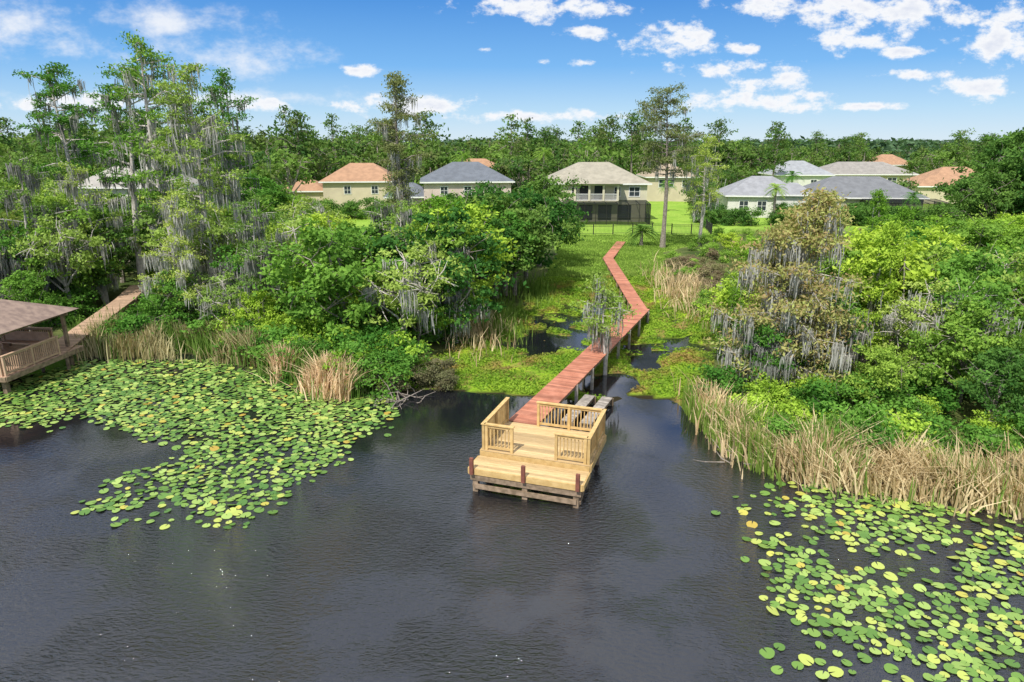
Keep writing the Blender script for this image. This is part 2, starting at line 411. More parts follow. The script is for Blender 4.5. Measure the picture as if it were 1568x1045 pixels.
# gazebo dock at left
roofbr=surf_mat('brown_shingles',(.34,.25,.20),(.22,.16,.135),3,.9,.3)
gz=empty('boathouse_gazebo',(-28.0,34.2,0),math.radians(-6))
g=Geo()
yy=-2.6
while yy<2.7: box(g,(0,yy,.98),(7.6,.138,.04),0,0,R.uniform(.2,.9)); yy+=.15
yy=-4.1
while yy<-2.65: box(g,(-.3,yy,.80),(5.0,.138,.04),0,0,R.uniform(.2,.9)); yy+=.15
obj('deck',g.mesh('deck',[w_tan]),parent=gz)
def hip(g,cx,cy,w,d,z0,z1,rl,mat=0,axis='x'):
    hw,hd=w/2,d/2
    if axis=='x': a,b_=rl/2,.06
    else: a,b_=.06,rl/2
    v=[(cx-hw,cy-hd,z0),(cx+hw,cy-hd,z0),(cx+hw,cy+hd,z0),(cx-hw,cy+hd,z0),(cx-a,cy-b_,z1),(cx+a,cy-b_,z1),(cx+a,cy+b_,z1),(cx-a,cy+b_,z1)]
    g.add(v,BQ,mat,.5)
g=Geo(); hip(g,0,.1,7.8,5.4,3.12,4.2,3.2); obj('roof',g.mesh('roof',[roofbr]),parent=gz)
g=Geo()
for xx in (-3.3,-.2,3.3):
    for yy in (-2.2,2.2):
        box(g,(xx,yy,2.0),(.16,.16,2.1),0,0,.5)
        box(g,(xx,yy,-.05),(.22,.22,2.0),0,0,.3)
box(g,(0,-2.2,2.98),(7.2,.12,.24),0,0,.6);box(g,(0,2.2,2.98),(7.2,.12,.24),0,0,.6)
for xx in (-3.3,3.3): box(g,(xx,.0,2.98),(.12,4.2,.22),0,0,.6)
box(g,(0,-2.66,.86),(7.6,.05,.24),0,0,.7);box(g,(3.83,0,.86),(.05,5.3,.24),0,0,.7)
for xx in (-2.5,1.9,):
    box(g,(xx,-3.9,-.1),(.2,.2,1.7),0,0,.3)
obj('posts_and_beams',g.mesh('posts',[w_old]),parent=gz)
g=Geo(); railing(g,(3.72,-2.5),(3.72,1.0),1.0); railing(g,(2.2,-2.55),(3.55,-2.55),1.0); railing(g,(-3.7,2.5),(2.2,2.5),1.0,mat=0)
box(g,(1.2,1.7,1.42),(2.6,.45,.06),0,0,.5); box(g,(1.2,1.95,1.7),(2.6,.06,.5),0,0,.5)
for xx in (0,2.4): box(g,(xx,1.7,1.2),(.08,.4,.4),0,0,.4)
obj('railings_and_bench',g.mesh('rail',[w_tan]),parent=gz)
walkway('grey_boardwalk',[(-24.7,35.0,1.05),(-25.5,39.3,1.25),(-26.8,46.2,1.45),(-28.3,51,1.45)],1.3,w_tan,w_old,w_old)

# ------------------------------------------------------------------ houses
glass,nt,out=new_mat('window_glass'); p=N(nt,'ShaderNodeBsdfPrincipled'); p.inputs['Base Color'].default_value=(.04,.05,.06,1); p.inputs['Roughness'].default_value=.08; nt.links.new(p.outputs[0],out.inputs[0])
trim=surf_mat('white_trim',(.75,.75,.72),(.68,.68,.65),3,.5)
dark=surf_mat('bronze_metal',(.03,.03,.03),(.02,.02,.02),3,.5)
screen,nt,out=new_mat('pool_screen'); d_=N(nt,'ShaderNodeBsdfDiffuse'); d_.inputs[0].default_value=(.025,.028,.03,1); tr=N(nt,'ShaderNodeBsdfTransparent'); mx=N(nt,'ShaderNodeMixShader'); mx.inputs[0].default_value=.62
nt.links.new(tr.outputs[0],mx.inputs[1]);nt.links.new(d_.outputs[0],mx.inputs[2]);nt.links.new(mx.outputs[0],out.inputs[0])
WM={}
def stucco(c):
    if c not in WM: WM[c]=surf_mat('stucco_%d'%len(WM),c,tuple(k*.88 for k in c),.8,.9)
    return WM[c]
def shingle(c):
    k=('r',c)
    if k not in WM:
        m,nt,out=new_mat('shingle_%d'%len(WM)); p=N(nt,'ShaderNodeBsdfPrincipled'); p.inputs['Roughness'].default_value=.9
        tc=N(nt,'ShaderNodeTexCoord'); br=N(nt,'ShaderNodeTexNoise'); br.inputs['Scale'].default_value=1.2; br.inputs['Detail'].default_value=6
        nt.links.new(tc.outputs['Object'],br.inputs[0]); wv=N(nt,'ShaderNodeTexWave',bands_direction='Z'); wv.inputs['Scale'].default_value=2.4
        nt.links.new(tc.outputs['Object'],wv.inputs[0])
        co=mixc(nt,ramp(nt,br.outputs[0],.3,.7),c,tuple(q*.75 for q in c)); co=mixc(nt,math_(nt,'MULTIPLY',wv.outputs['Fac'],.25),co,tuple(q*.5 for q in c))
        nt.links.new(co,p.inputs['Base Color']); nt.links.new(p.outputs[0],out.inputs[0]); WM[k]=m
    return WM[k]
def window(gf,gg,x,y,z,w,h,bars=True):
    for dx in (-w/2,w/2): box(gf,(x+dx,y-.035,z),(.09,.07,h+.18),0,0,.6)
    for dz in (-h/2,h/2): box(gf,(x,y-.035,z+dz),(w-.09,.07,.09),0,0,.6)
    box(gg,(x,y-.012,z),(w-.1,.02,h-.1))
    if bars: box(gf,(x,y-.035,z),(.05,.05,h-.1),0,0,.6); box(gf,(x,y-.04,z),(w-.1,.035,.05),0,0,.6)
def cage(par,x0,x1,y0,y1,h):
    g=Geo();s=Geo(); n=max(2,round((x1-x0)/1.6))
    for i in range(n+1):
        xx=x0+(x1-x0)*i/n; box(g,(xx,y0,h/2),(.08,.08,h)); beam(g,(xx,y0,h),(xx,y1,h+.25),.07,.07)
    for zz in (.9,h): beam(g,(x0,y0,zz),(x1,y0,zz),.06,.06)
    for xx in (x0,x1):
        for yy in np.linspace(y0,y1,4): box(g,(xx,yy,h/2),(.07,.07,h))
    s.add([(x0,y0+.05,0),(x1,y0+.05,0),(x1,y0+.05,h),(x0,y0+.05,h)],[[0,1,2,3]])
    s.add([(x0,y0+.05,h+.05),(x1,y0+.05,h+.05),(x1,y1,h+.3),(x0,y1,h+.3)],[[0,1,2,3]])
    for xx in (x0+.05,x1-.05): s.add([(xx,y0,0),(xx,y1,0),(xx,y1,h),(xx,y0,h)],[[0,1,2,3]])
    obj('pool_cage_frame',g.mesh('cage',[dark]),parent=par); obj('pool_cage_screen',s.mesh('screen',[screen]),parent=par)
def house(name,x,y,w,d,eave,ridge,rl,wall,roof,rz=0,axis='x',wins=(),wing=None,cg=None,z=None):
    z0=float(hgt(x,y)) if z is None else z
    e=empty(name,(x,y,z0),rz)
    gw=Geo(); box(gw,(0,0,eave/2-.2),(w,d,eave+.4)); 
    gr=Geo(); hip(gr,0,0,w+1.1,d+1.1,eave+.02,ridge,rl,0,axis)
    gf=Geo();gg=Geo()
    for sx in (-1,1): box(gf,(sx*(w/2+.52),0,eave-.08),(.06,d+1.1,.2),0,0,.7)
    for sy in (-1,1): box(gf,(0,sy*(d/2+.52),eave-.08),(w+.95,.06,.2),0,0,.7)
    if wing:
        wx,wy,ww,wd,we,wr=wing
        box(gw,(wx,wy,we/2-.2),(ww,wd,we+.4)); hip(gr,wx,wy,ww+1,wd+1,we+.02,wr,max(.3,ww-wd),0,'x')
        box(gf,(wx,wy-wd/2-.48,we-.08),(ww+1,.06,.2),0,0,.7)
    for (a,zz,ww,hh) in wins: window(gf,gg,a,-d/2,zz,ww,hh)
    obj('walls',gw.mesh('walls',[stucco(wall)]),parent=e); obj('roof',gr.mesh('roof',[shingle(roof)]),parent=e)
    obj('trim',gf.mesh('trim',[trim]),parent=e)
    if gg.n: obj('windows',gg.mesh('windows',[glass]),parent=e)
    if cg: cage(e,*cg)
    return e
beige=(.62,.58,.42);cream=(.60,.52,.38);white=(.66,.65,.60)
# main two-storey house
e=house('two_storey_house',12.0,103.5,14.2,10,5.35,8.1,4.5,beige,(.40,.37,.29),0,'x',
  wins=[(-5.6,4.2,1.1,1.3),(-3.2,4.2,.8,1.2),(2.9,4.2,.9,1.3),(5.3,4.2,1.5,1.3),(-5.6,1.4,1.0,1.5)],cg=(-5.0,7.0,-8.6,-5.02,2.75))
g=Geo();gg=Geo();gf=Geo()
box(g,(-.2,-5.6,2.9),(6.2,1.2,.22),0,0,.5)
for xx in (-3.2,-1.2,.8,2.8): box(g,(xx,-6.1,4.15),(.28,.28,2.3),0,0,.6)
box(g,(-.2,-6.1,5.22),(6.4,.3,.2),0,0,.6)
for xx in (-1.7,.4): box(gg,(xx,-5.015,4.05),(1.5,.03,2.0))
railing(gf,(-3.1,-6.1),(2.7,-6.1),3.0,.95,0,sp=2)
box(g,(-6.0,-5.9,2.8),(2.2,1.7,.2),0,0,.5)
for xx in (-4.2,-1.5,1.2,4): box(gg,(xx,-5.015,1.3),(1.9,.03,2.1))
obj('balcony',g.mesh('balcony',[stucco(beige)]),parent=e);obj('sliding_doors',gg.mesh('doors',[glass]),parent=e);obj('balcony_rail',gf.mesh('brail',[trim]),parent=e)
gr=Geo(); hip(gr,-.2,-5.6,7.4,2.4,5.38,6.0,4,0,'x'); hip(gr,-6.2,-5.9,2.6,2.6,2.92,3.9,.3,0,'x'); obj('porch_roof',gr.mesh('porch_roof',[shingle((.40,.37,.29))]),parent=e)

grey=(.16,.18,.21);tan=(.46,.27,.16)
house('grey_roof_house',-7.2,109,13,10,5.2,7.9,4,(.62,.50,.46),grey,.12,'x',wins=[(-3.5,3.9,1.1,1.2),(0,3.9,1.1,1.2),(3.5,3.9,1.1,1.2)],wing=(-8.5,-1,7,6,3.0,4.9))
house('tile_roof_house',-26.0,122,12,11,4.6,7.4,4,cream,tan,.1,'x',wins=[(-2,3.2,1.1,1.3),(2.5,3.2,1.1,1.3)],wing=(-9.5,0,7,8,3,5.0))
house('white_house',-50,94,12,9,5.4,8.3,4,white,(.42,.40,.36),-.1,'x',wins=[(-3,4.3,1.1,1.2),(3,4.3,1.1,1.2)])
house('cream_house',-8,158,14,9,4.5,7.2,4,cream,tan,0,'x')
house('tan_house',30,136,9,9,4.6,6.8,1.5,cream,(.42,.34,.24),0,'x',wins=[(-1,3.4,2.8,1.4),(2.5,3.4,1,1.3)])
house('white_garage_house',38.5,108,11,10,3.3,5.9,3,white,(.33,.34,.36),-.15,'x',wins=[(-3.2,1.8,1.3,1.4),(-.6,1.8,1.3,1.4)],wing=(3.6,-4.5,5,4,3.6,5.2),z=.8)
house('pool_cage_house',53.5,109,16,11,3.0,5.8,7,(.5,.45,.38),(.20,.21,.225),-.1,'x',wins=[(-5,1.6,1.2,1.3)],cg=(-1,9.5,-10.5,-5.52,2.6),z=.8)
house('light_roof_house',60.5,150,11,10,4.2,6.9,3,white,(.36,.38,.40),0,'x',wins=[(2,2.6,1.3,1.3)])
house('beige_house',78,158,20,10,4.0,6.5,10,cream,(.34,.32,.29),0,'x',wins=[(-6,2.6,2,1.3),(0,2.6,2,1.3),(5,2.6,2,1.3)])
house('tile_roof_house',83,132,12,10,3.6,6.4,4,cream,tan,-.1,'x',wins=[(-3.5,2.4,1.6,1.4),(1,2.4,1.6,1.4)],wing=(-5,-3,7,6,3.2,5.0))
house('tile_roof_house',106,200,10,10,4.6,7.3,3,cream,tan,0,'x')

# yard fence
g=Geo()
def fence(p0,p1):
    p0=np.array(p0,float);p1=np.array(p1,float);d=p1-p0;L=np.linalg.norm(d);a=math.atan2(d[1],d[0]);n=int(L/2.4)
    for i in range(n+1):
        c=p0+d*i/n; z=float(hgt(*c)); box(g,(c[0],c[1],z+.62),(.09,.09,1.4),a)
    for i in range(n):
        c=p0+d*(i+.5)/n; z=float(hgt(*c))
        for zz in (.15,1.02,1.2): box(g,(c[0],c[1],z+zz),(L/n,.035,.035),a)
    nb=int(L/.16)
    for i in range(nb):
        c=p0+d*(i+.5)/nb; z=float(hgt(*c)); box(g,(c[0],c[1],z+.65),(.02,.02,1.1),a)
fence((5.2,84.5),(24.5,84.5)); fence((24.6,84.5),(27,100)); fence((5.1,84.6),(4.6,98)); 
obj('black_metal_fence',g.mesh('fence',[dark]))

# ------------------------------------------------------------------ prototypes
BL=[broadleaf(s,6.5,3.0,nl=13,ncl=130,nlf=76,ls=.12,sig=.29) for s in (1,2,3)]
BLs=broadleaf(15,6.8,2.8,nl=14,ncl=80,nlf=55,ls=.11,sig=.25,twig=8,mossn=16)
BLm=broadleaf(11,7,2.7,nl=12,ncl=85,nlf=65,ls=.12,mossn=95,twig=6)
BS=[broadleaf(s,2.4,1.6,nl=7,ncl=34,nlf=55,ls=.115,low=0,sig=.28) for s in (21,22,23)]
CY=[cypress(31,15.5,2.9,.34,44,'col',nlf=48,ls=.11,mossy=1.3),cypress(32,16.5,2.9,.48,38,'flat',nlf=52,ls=.12,mossy=.6),cypress(33,12,2.9,.22,56,'col',nlf=38,ls=.11,mossy=2.1,multi=2,mtop=.6),cypress(34,16,2.5,.42,42,'col',nlf=46,ls=.11,mossy=.9)]
meshes={}
def proto(key,pk,mats):
    v,q,m_,t=pk; meshes[key]=mesh_np(key,v,q,m_,t,mats)
for i,b in enumerate(BL):
    proto('bl_mid%d'%i,b,[bark,L_mid,M_moss]); proto('bl_brt%d'%i,b,[bark,L_brt,M_moss]); proto('bl_drk%d'%i,b,[bark,L_drk,M_moss])
proto('bl_moss',BLm,[bark_l,L_mid,M_moss]); proto('bl_sparse',BLs,[bark_l,L_cyp,M_moss])
for i,b in enumerate(CY): proto('cy%d'%i,b,[bark_l,L_cyp if i in (0,2) else L_mid,M_moss])
proto('pine_a',pine(41,16,3.0),[bark,L_pin,M_moss])
proto('pine_b',cypress(42,16.8,2.2,.30,50,'col',50,.12,.8,1,.34,3),[bark,L_pin,M_moss])
proto('thin',cypress(43,11.8,2.4,.30,42,'col',45,.1,.5),[bark_l,L_cyp,M_moss])
proto('rust',cypress(44,9.3,3.6,.12,74,'cone',50,.11,1.5,1,.32,4,.7),[bark_l,L_brn,M_moss])
proto('conelight',cypress(45,7.8,1.6,.08,60,'cone',44,.10,.15,1,.22,3),[bark,L_brt,M_moss])
proto('marshtree',cypress(46,5.2,1.5,.40,24,'col',44,.09,.6,1,.24,2,.4),[bark_l,L_cyp,M_moss])
proto('palm0',palm(51,5.5),[bark,L_mid]); proto('palm1',palm(52,9.0,30,2.3),[bark,L_mid]); proto('palm2',palm(53,1.5,34,1.7),[bark,L_drk])
def tree(name,key,x,y,sc=1,rz=None):
    return obj(name,meshes[key],(x,y,float(hgt(x,y))-.05),R.uniform(0,6.28) if rz is None else rz,sc)
# key trees
for (k,x,y,s) in [('cy0',-19.8,45,1.05),('cy3',-24.5,50,1.14),('cy1',-28.5,52,1.02),('cy1',-37.5,60,1.06),('cy2',-33,46.5,.9),('cy2',-16.0,41.2,.72),
                  ('cy2',-38.5,48.5,.95),('cy2',-20.8,42.3,.74),('cy3',-22.2,54,1.02),('cy2',-45,56,.9),('cy2',-30.5,50,.85),('cy2',-6.8,43.5,.66),('cy2',-4.6,40.3,.52),('cy2',-9,50,.62),('cy2',-36,43.5,.7)]:
    tree('mossy_cypress_tree',k,x,y,s)
tree('pine_tree','pine_b',-9.6,62,1.0); tree('pine_tree','pine_a',16.2,73,.99); tree('slender_cypress_tree','thin',20.6,75,.98)
tree('rusty_cypress_tree','rust',13.6,32.6,1.0); tree('rusty_cypress_tree','rust',17.5,43,.68)
tree('young_cypress_tree','conelight',19.0,35.2,.98); tree('young_cypress_tree','conelight',26.5,47,.9); tree('young_cypress_tree','conelight',32,60,.9);tree('young_cypress_tree','conelight',12.2,37,.5)
tree('marsh_cypress_tree','marshtree',4.9,34.4,1.0)
for (x,y,s) in [(-5.0,42.6,1.05),(12.3,31.0,.55),(-17,42.5,.85),(16.5,34,.7),(22,31.5,.85),(-3.4,40,.75),(28,33.5,.9),(-34.5,45,.95),(-11.5,44,.95),(18.8,38,.9)]:
    tree('mossy_broadleaf_tree','bl_moss',x,y,s)
for (x,y,s) in [(-14.2,43,1.15),(-21.5,46,1.2),(-31,47,1.1),(20,32.5,.85),(25,35,1.0),(14.5,39,.8),(-7.2,40.5,.85),(-26.8,54,1.2),(31,37,.9),(-40,50,1.2),(27.5,26.5,.7),(-17.5,39.8,.7)]:
    tree('sparse_tree','bl_sparse',x,y,s)
for (x,y,s) in [(1.2,56,1.25),(2.5,63,1.3),(.2,52,1.1),(-2.2,58,1.3),(-2.2,48.5,1.05)]: tree('oak_tree','bl_drk%d'%R.integers(3),x,y,s)
for (x,y,s) in [(-12.5,41,.9),(-10,44.5,1.0),(-13.5,47,1.1),(-7.5,47,1.05),(-4.3,51,1.15),(-9,39,.7),(-14.5,38.9,.55),(-21,41.5,.7),(-31.5,43,.65),(-5.5,38.5,.6)]:
    tree('maple_tree','bl_mid%d'%R.integers(3) if R.uniform()<.5 else 'bl_brt%d'%R.integers(3),x,y,s)
for (x,y,s) in [(21,30,.8),(24,28.5,.85),(20,26.5,.6),(26,32,.95),(23.5,34.5,1.0),(29,29,.9),(16.8,28.8,.5),(22,38,.95),(28,37,.95),(15,37,.6)]:
    tree('bay_tree','bl_mid%d'%R.integers(3) if R.uniform()<.6 else 'bl_drk%d'%R.integers(3),x,y,s)
for (x,y,s) in [(30,45,.75),(34,48,.75),(37,53,.8),(33,54,.75),(40,57,.85),(29,52,.7),(44,60,.85),(36,60,.8),(24,50,.7),(22,56,.65),(41,49,.85),(47,54,.9),(32,41,.8),(37,43,.9),(48,64,.8),(40,66,.75),(53,66,.85)]:
    tree('willow_tree','bl_brt%d'%R.integers(3),x,y,(s*1.25,s*1.25,s*.9))
for (x,y,s) in [(57.5,83,1.75),(62,85,1.95),(66,90,2.0),(54.5,78,1.3),(59,78,1.7),(57,72,1.4),(61,74,1.7)]: tree('oak_tree','bl_drk%d'%R.integers(3),x,y,s)
# palms
for (k,x,y,s) in [('palm1',5.8,128,1.0),('palm1',13,133,1.1),('palm1',-8.5,121,.95),('palm0',36,95,.9),('palm0',53,92,.75),('palm0',-17,100,.8),('palm2',14.2,75,1.1),('palm2',26,92,1),('palm2',45,97,1.2),('palm0',48,120,1),('palm0',25,112,.8)]:
    tree('sabal_palm',k,x,y,s)
# fill trees (woods each side of the clearing)
cnt=0
while cnt<90:
    y=R.uniform(36,92); x=R.uniform(-.85*y-6,.85*y)
    if y<shoreY(x)+4 or (xl(y)-2.2<x<xr(y)+3): continue
    if y>80 and x>-2 : continue
    if y<50 and abs(x+26)<3.4: continue
    u=x/y
    if x<0:
        hmax=(12-.045*y if u<-.36 else 12-.076*y)
        if y>86 and -58<x<-42: continue
    else:
        if u<.45: hmax=max(2.2,(12-.125*y)*.8)
        else: hmax=12-.115*y
    s=hmax*R.uniform(.72,1.0)/6.8
    if s<.3: continue
    r=R.uniform()
    if x<0: k='bl_mid%d' if r<.42 else ('bl_drk%d' if r<.64 else 'bl_brt%d')
    else: k='bl_brt%d' if r<.6 else 'bl_mid%d'
    k='bl_sparse' if R.uniform()<.2 and x<0 else k%R.integers(3)
    tree('broadleaf_tree',k,x,y,(s*1.15,s*1.15,s)); cnt+=1
# low undergrowth as one mass
def scat_bush(name,mats,n,f):
    g=Geo();c=0;tries=0
    while c<n and tries<20000:
        tries+=1; r=f()
        if r is None: continue
        x,y,s=r; g.addpack(BS[R.integers(3)],(x,y,float(hgt(x,y))-.1),R.uniform(0,6.28),(s*1.15,s*1.15,s),R.uniform(-.4,.4)); c+=1
    obj(name,g.mesh(name,mats))
def fl():
    x=R.uniform(-42,1); y=shoreY(x)+abs(R.normal())*4+.9
    if x>xl(y)-.8 or (-32<x<-23 and y<39) or abs(x+26+.14*(y-40))<2.2 and y<52: return None
    return x,y,R.uniform(.4,.9)
def fr():
    x=R.uniform(8,34); y=shoreY(x)+abs(R.normal())*5+2.0
    if x<xr(y)+.9: return None
    return x,y,R.uniform(.35,.75)
def fb():
    y=R.uniform(45,82); x=R.uniform(xr(y)-.3,xr(y)+14)
    return x,y,R.uniform(.3,.55)
scat_bush('shoreline_undergrowth',[bark,L_mid],130,fl)
scat_bush('shoreline_undergrowth',[bark,L_mid],95,fr)
scat_bush('bright_undergrowth',[bark,L_brt],40,fl); scat_bush('bright_undergrowth',[bark,L_brt],34,fr)
L_bru=leaf_mat('dry_brush',(.30,.22,.15),(.34,.34,.15),val=1.2)
scat_bush('dry_brush',[bark,L_bru],60,lambda: (lambda y:(R.uniform(xr(y)-.5,xr(y)+5),y,R.uniform(.25,.45)))(R.uniform(46,66)))
scat_bush('dry_brush',[bark,L_bru],22,lambda: (lambda x:(x,float(shoreY(x))+R.uniform(.4,2.5),R.uniform(.25,.5)))(R.choice([R.uniform(-8,-3),R.uniform(9,24)])))
scat_bush('low_brush',[bark,L_mid],60,fb)
# hedges near houses
scat_bush('garden_hedge',[bark,L_drk],100,lambda: (lambda x:(x,R.uniform(93,99) if x>20 else R.uniform(99,104),R.uniform(.6,1.15)))(R.choice([R.uniform(26,64),R.uniform(-50,3)])))

# distant forest
FT=[]
for s in (61,62,63,64):
    FT.append(broadleaf(s,9,3.4,nl=9,ncl=60,nlf=16,ls=.30,low=.1,sig=.5))
FT.append(cypress(65,12,2.4,.5,30,'flat',14,.26,0,1,.45,2)); FT.append(cypress(66,12,2.0,.35,34,'cone',12,.26,0,1,.4,2))
FF=[broadleaf(s,9,4.2,nl=7,ncl=26,nlf=9,ls=.75,low=.1,sig=.8) for s in (71,72)]
HX=[(-26,122,12),(-7,109,11),(12,103,12),(-50,94,12),(30,136,9),(38,108,11),(53,109,13),(60,150,9),(78,158,14),(83,132,11),(106,200,10),(-8,158,10)]
def near_house(x,y):
    for a,b,r in HX:
        if (x-a)**2+(y-b)**2<(r*.9)**2: return True
        if abs(x/y-a/b)*b<r*.6 and y<b and y>b-45: return True
    return False
g=Geo();c=0
while c<640:
    y=R.uniform(100,225); x=R.uniform(-.95*y,.95*y)
    if near_house(x,y): continue
    if x>18 and y<165 and R.uniform()<.4: continue
    if -45<x<20 and y<118 and R.uniform()<.4: continue
    top=np.interp(x/y,[-.8,-.3,0,.35,.5,.9],[16.5,15.8,14.8,13.6,12.0,12.6])*(1 if y>125 else .75)
    if x>18 and y<165: top=R.uniform(5,9.5)
    k=R.integers(6)
    if R.uniform()<.6: k=R.integers(4)
    s=top*R.uniform(.70,1.0)/(10.3 if k<4 else 12.2)
    if k>=4 and y>125: s*=1.12
    if R.uniform()<.08: s*=1.15
    g.addpack(FT[k],(x,y,float(hgt(x,y))),R.uniform(0,6.28),(s*R.uniform(.9,1.2),s*R.uniform(.9,1.2),s),R.uniform(-.5,.45)); c+=1
for (x,y,s) in [(-75,135,1.45),(-60,140,1.5),(-48,150,1.5),(-39,128,1.35),(-92,140,1.5),(52,140,1.2),(48,165,1.3),(66,180,1.3),(3,150,1.3),(22,158,1.35),(27,160,1.4),(-18,150,1.4),(37,150,1.3)]:
    g.addpack(FT[4+R.integers(2)],(x,y,.8),R.uniform(0,6.28),(s,s,s),-.2)
obj('distant_trees',g.mesh('distant_trees',[bark,L_far,M_moss]))
g=Geo()
for i in range(850):
    y=225*(1800/225)**R.uniform(0,1); x=R.uniform(-1,1)*y
    s=R.uniform(9.5,14)/10*(1+.12*(y>600))
    g.addpack(FF[R.integers(2)],(x,y,0.5),R.uniform(0,6.28),(s*1.2*(1+y/900),s*1.2,s),R.uniform(-.3,.3))
obj('horizon_forest',g.mesh('horizon_forest',[bark,leaf_mat('foliage_horizon',(.07,.13,.07),(.14,.22,.11))]))

# ------------------------------------------------------------------ reeds
def reeds(name,pts,hmean,mats,lean=.22,w=.03):
    n=len(pts); x,y=pts[:,0],pts[:,1]; z=np.maximum(hgt(x,y),-.25)
    h=hmean*R.uniform(.35,1.25,n)*(1+.3*wav(x,y,1.9,3)); a=R.uniform(0,6.28,n); la=R.uniform(0,6.28,n)*.6+2.5*wav(x,y,1.3,5); l=np.abs(R.normal(size=n))*lean*h
    d=np.stack([np.cos(a),np.sin(a),0*a],1); o=np.stack([np.cos(la)*l,np.sin(la)*l,h],1)
    b_=np.stack([x,y,z],1); mid=b_+o*np.array([.35,.35,.58]); tip=b_+o*np.array([1,1,.97]); W=w*R.uniform(.6,1.5,n)[:,None]
    V=np.stack([b_-d*W,b_+d*W,mid+d*W*.8,mid-d*W*.8,tip+d*W*.15,tip-d*W*.15],1).reshape(-1,3)
    k=np.arange(n)[:,None]*6; Q=np.concatenate([k+np.array([0,1,2,3]),k+np.array([3,2,4,5])]); t=np.clip(R.uniform(0,1,n)+.3*wav(x,y,1.1,8),0,1)
    obj(name,mesh_np(name,V,Q,np.zeros(len(Q)),np.concatenate([t,t]),mats))
reed_tan=leaf_mat('reed_tan',(.38,.28,.14),(.82,.69,.42),.25,val=1.25,sat=1); reed_grn=leaf_mat('reed_green',(.16,.26,.03),(.34,.46,.08),.3,val=1.3)
def strip(x0,x1,n,off,sp,thr=-.2,p=0):
    x=R.uniform(x0,x1,n*3); y=shoreY(x)+off+R.normal(size=n*3)*sp
    k=wav(x,y,1.1,p)>thr; return np.stack([x[k],y[k]],1)[:n]
reeds('dry_reeds',strip(8.8,34,19000,.9,.6,-.5,1),1.25,[reed_tan],.6)
reeds('green_reeds',strip(8,32,4000,1.6,.8,-.1,2),1.35,[reed_grn],.25)
reeds('green_reeds',strip(7.9,9.8,600,.3,.6,-.6,2),1.3,[reed_grn],.2)
reeds('dry_reeds',np.stack([R.normal(8.9,.4,800),R.normal(27.3,1.5,800)],1),1.3,[reed_tan],.4)
reeds('dry_reeds',strip(-25,-14,5200,1.0,.8,-.2,3),1.5,[reed_tan],.3)
reeds('dry_reeds',strip(-12.5,-7.8,3400,.6,.6,-.3,4),1.4,[reed_tan],.45)
reeds('green_reeds',strip(-27,-6,5000,1.3,.9,-.3,5),1.35,[reed_grn],.22)
def clump_pts(cx,cy,sx,sy,n): return np.stack([R.normal(cx,sx,n),R.normal(cy,sy,n)],1)
reeds('green_reeds',np.concatenate([clump_pts(-.6,45,.8,2.5,800),clump_pts(1.8,53,.8,2,400),clump_pts(13.2,46,.6,4,500)]),.9,[reed_grn],.25)
reeds('dry_reeds',np.concatenate([clump_pts(13.4,51,1.0,4,1300),clump_pts(-1.8,41,1,2,300)]),1.1,[reed_tan],.5)
# marsh plants
n=70000; y=R.uniform(30.5,58,n); x=xl(y)+(xr(y)-xl(y))*R.uniform(-.05,1.05,n); z=hgt(x,y)
k=(z>.02)&(wav(x,y,1.3,7)>-.5+.35*R.normal(size=n)); x,y,z=x[k],y[k],z[k]; g=Geo()
leaves(g,np.stack([x,y,z+R.uniform(.02,.18,len(x))],1),.075,np.tile([0,0,1.0],(len(x),1)),0,np.clip(.5+.5*wav(x,y,.8,9)+R.normal(size=len(x))*.3,0,1))
obj('marsh_plants',g.mesh('marsh_plants',[leaf_mat('marsh_leaf',(.13,.24,.015),(.32,.44,.03),.3,(.34,.22,.07))]))
n=40000; y=R.uniform(56,84,n); x=xl(y)+(xr(y)-xl(y))*R.uniform(0,1,n); pts=np.stack([x,y],1)
reeds('lawn_grass',pts,.14,[reed_grn],.3,.03)
# driftwood
g=Geo()
for i in range(60):
    cx,cy=(-6.0,30.9) if i<35 else (10.2,24.2)
    s=np.array([cx+R.normal()*.9,cy+R.normal()*.5,.05]); d=R.normal(size=3)*np.array([1,1,.35]); d[2]=abs(d[2]); d/=np.linalg.norm(d); L=R.uniform(.5,1.5)
    tube(g,[s,s+d*L*.5+R.normal(size=3)*.08,s+d*L],[.028,.02,.008],5)
obj('driftwood_branches',g.mesh('driftwood',[bark]))

# ------------------------------------------------------------------ lily pads
m,nt,out=new_mat('lily_pad'); t=tint_attr(nt)
cr=N(nt,'ShaderNodeValToRGB'); nt.links.new(t,cr.inputs[0]); el=cr.color_ramp.elements
el[0].color=(.07,.17,.03,1); el[1].position=1; el[1].color=(.42,.30,.05,1)
for ps,cc in ((.45,(.16,.29,.05,1)),(.9,(.36,.49,.12,1)),(.965,(.50,.50,.09,1))):
    q=el.new(ps); q.color=cc
p=N(nt,'ShaderNodeBsdfPrincipled'); p.inputs['Roughness'].default_value=.40; p.inputs['Specular IOR Level'].default_value=.5
nt.links.new(cr.outputs[0],p.inputs['Base Color']); nt.links.new(p.outputs[0],out.inputs[0]); padm=m
def inpoly(P,x,y):
    c=False;j=len(P)-1
    for i in range(len(P)):
        if (P[i][1]>y)!=(P[j][1]>y) and x<(P[j][0]-P[i][0])*(y-P[i][1])/(P[j][1]-P[i][1])+P[i][0]: c=not c
        j=i
    return c
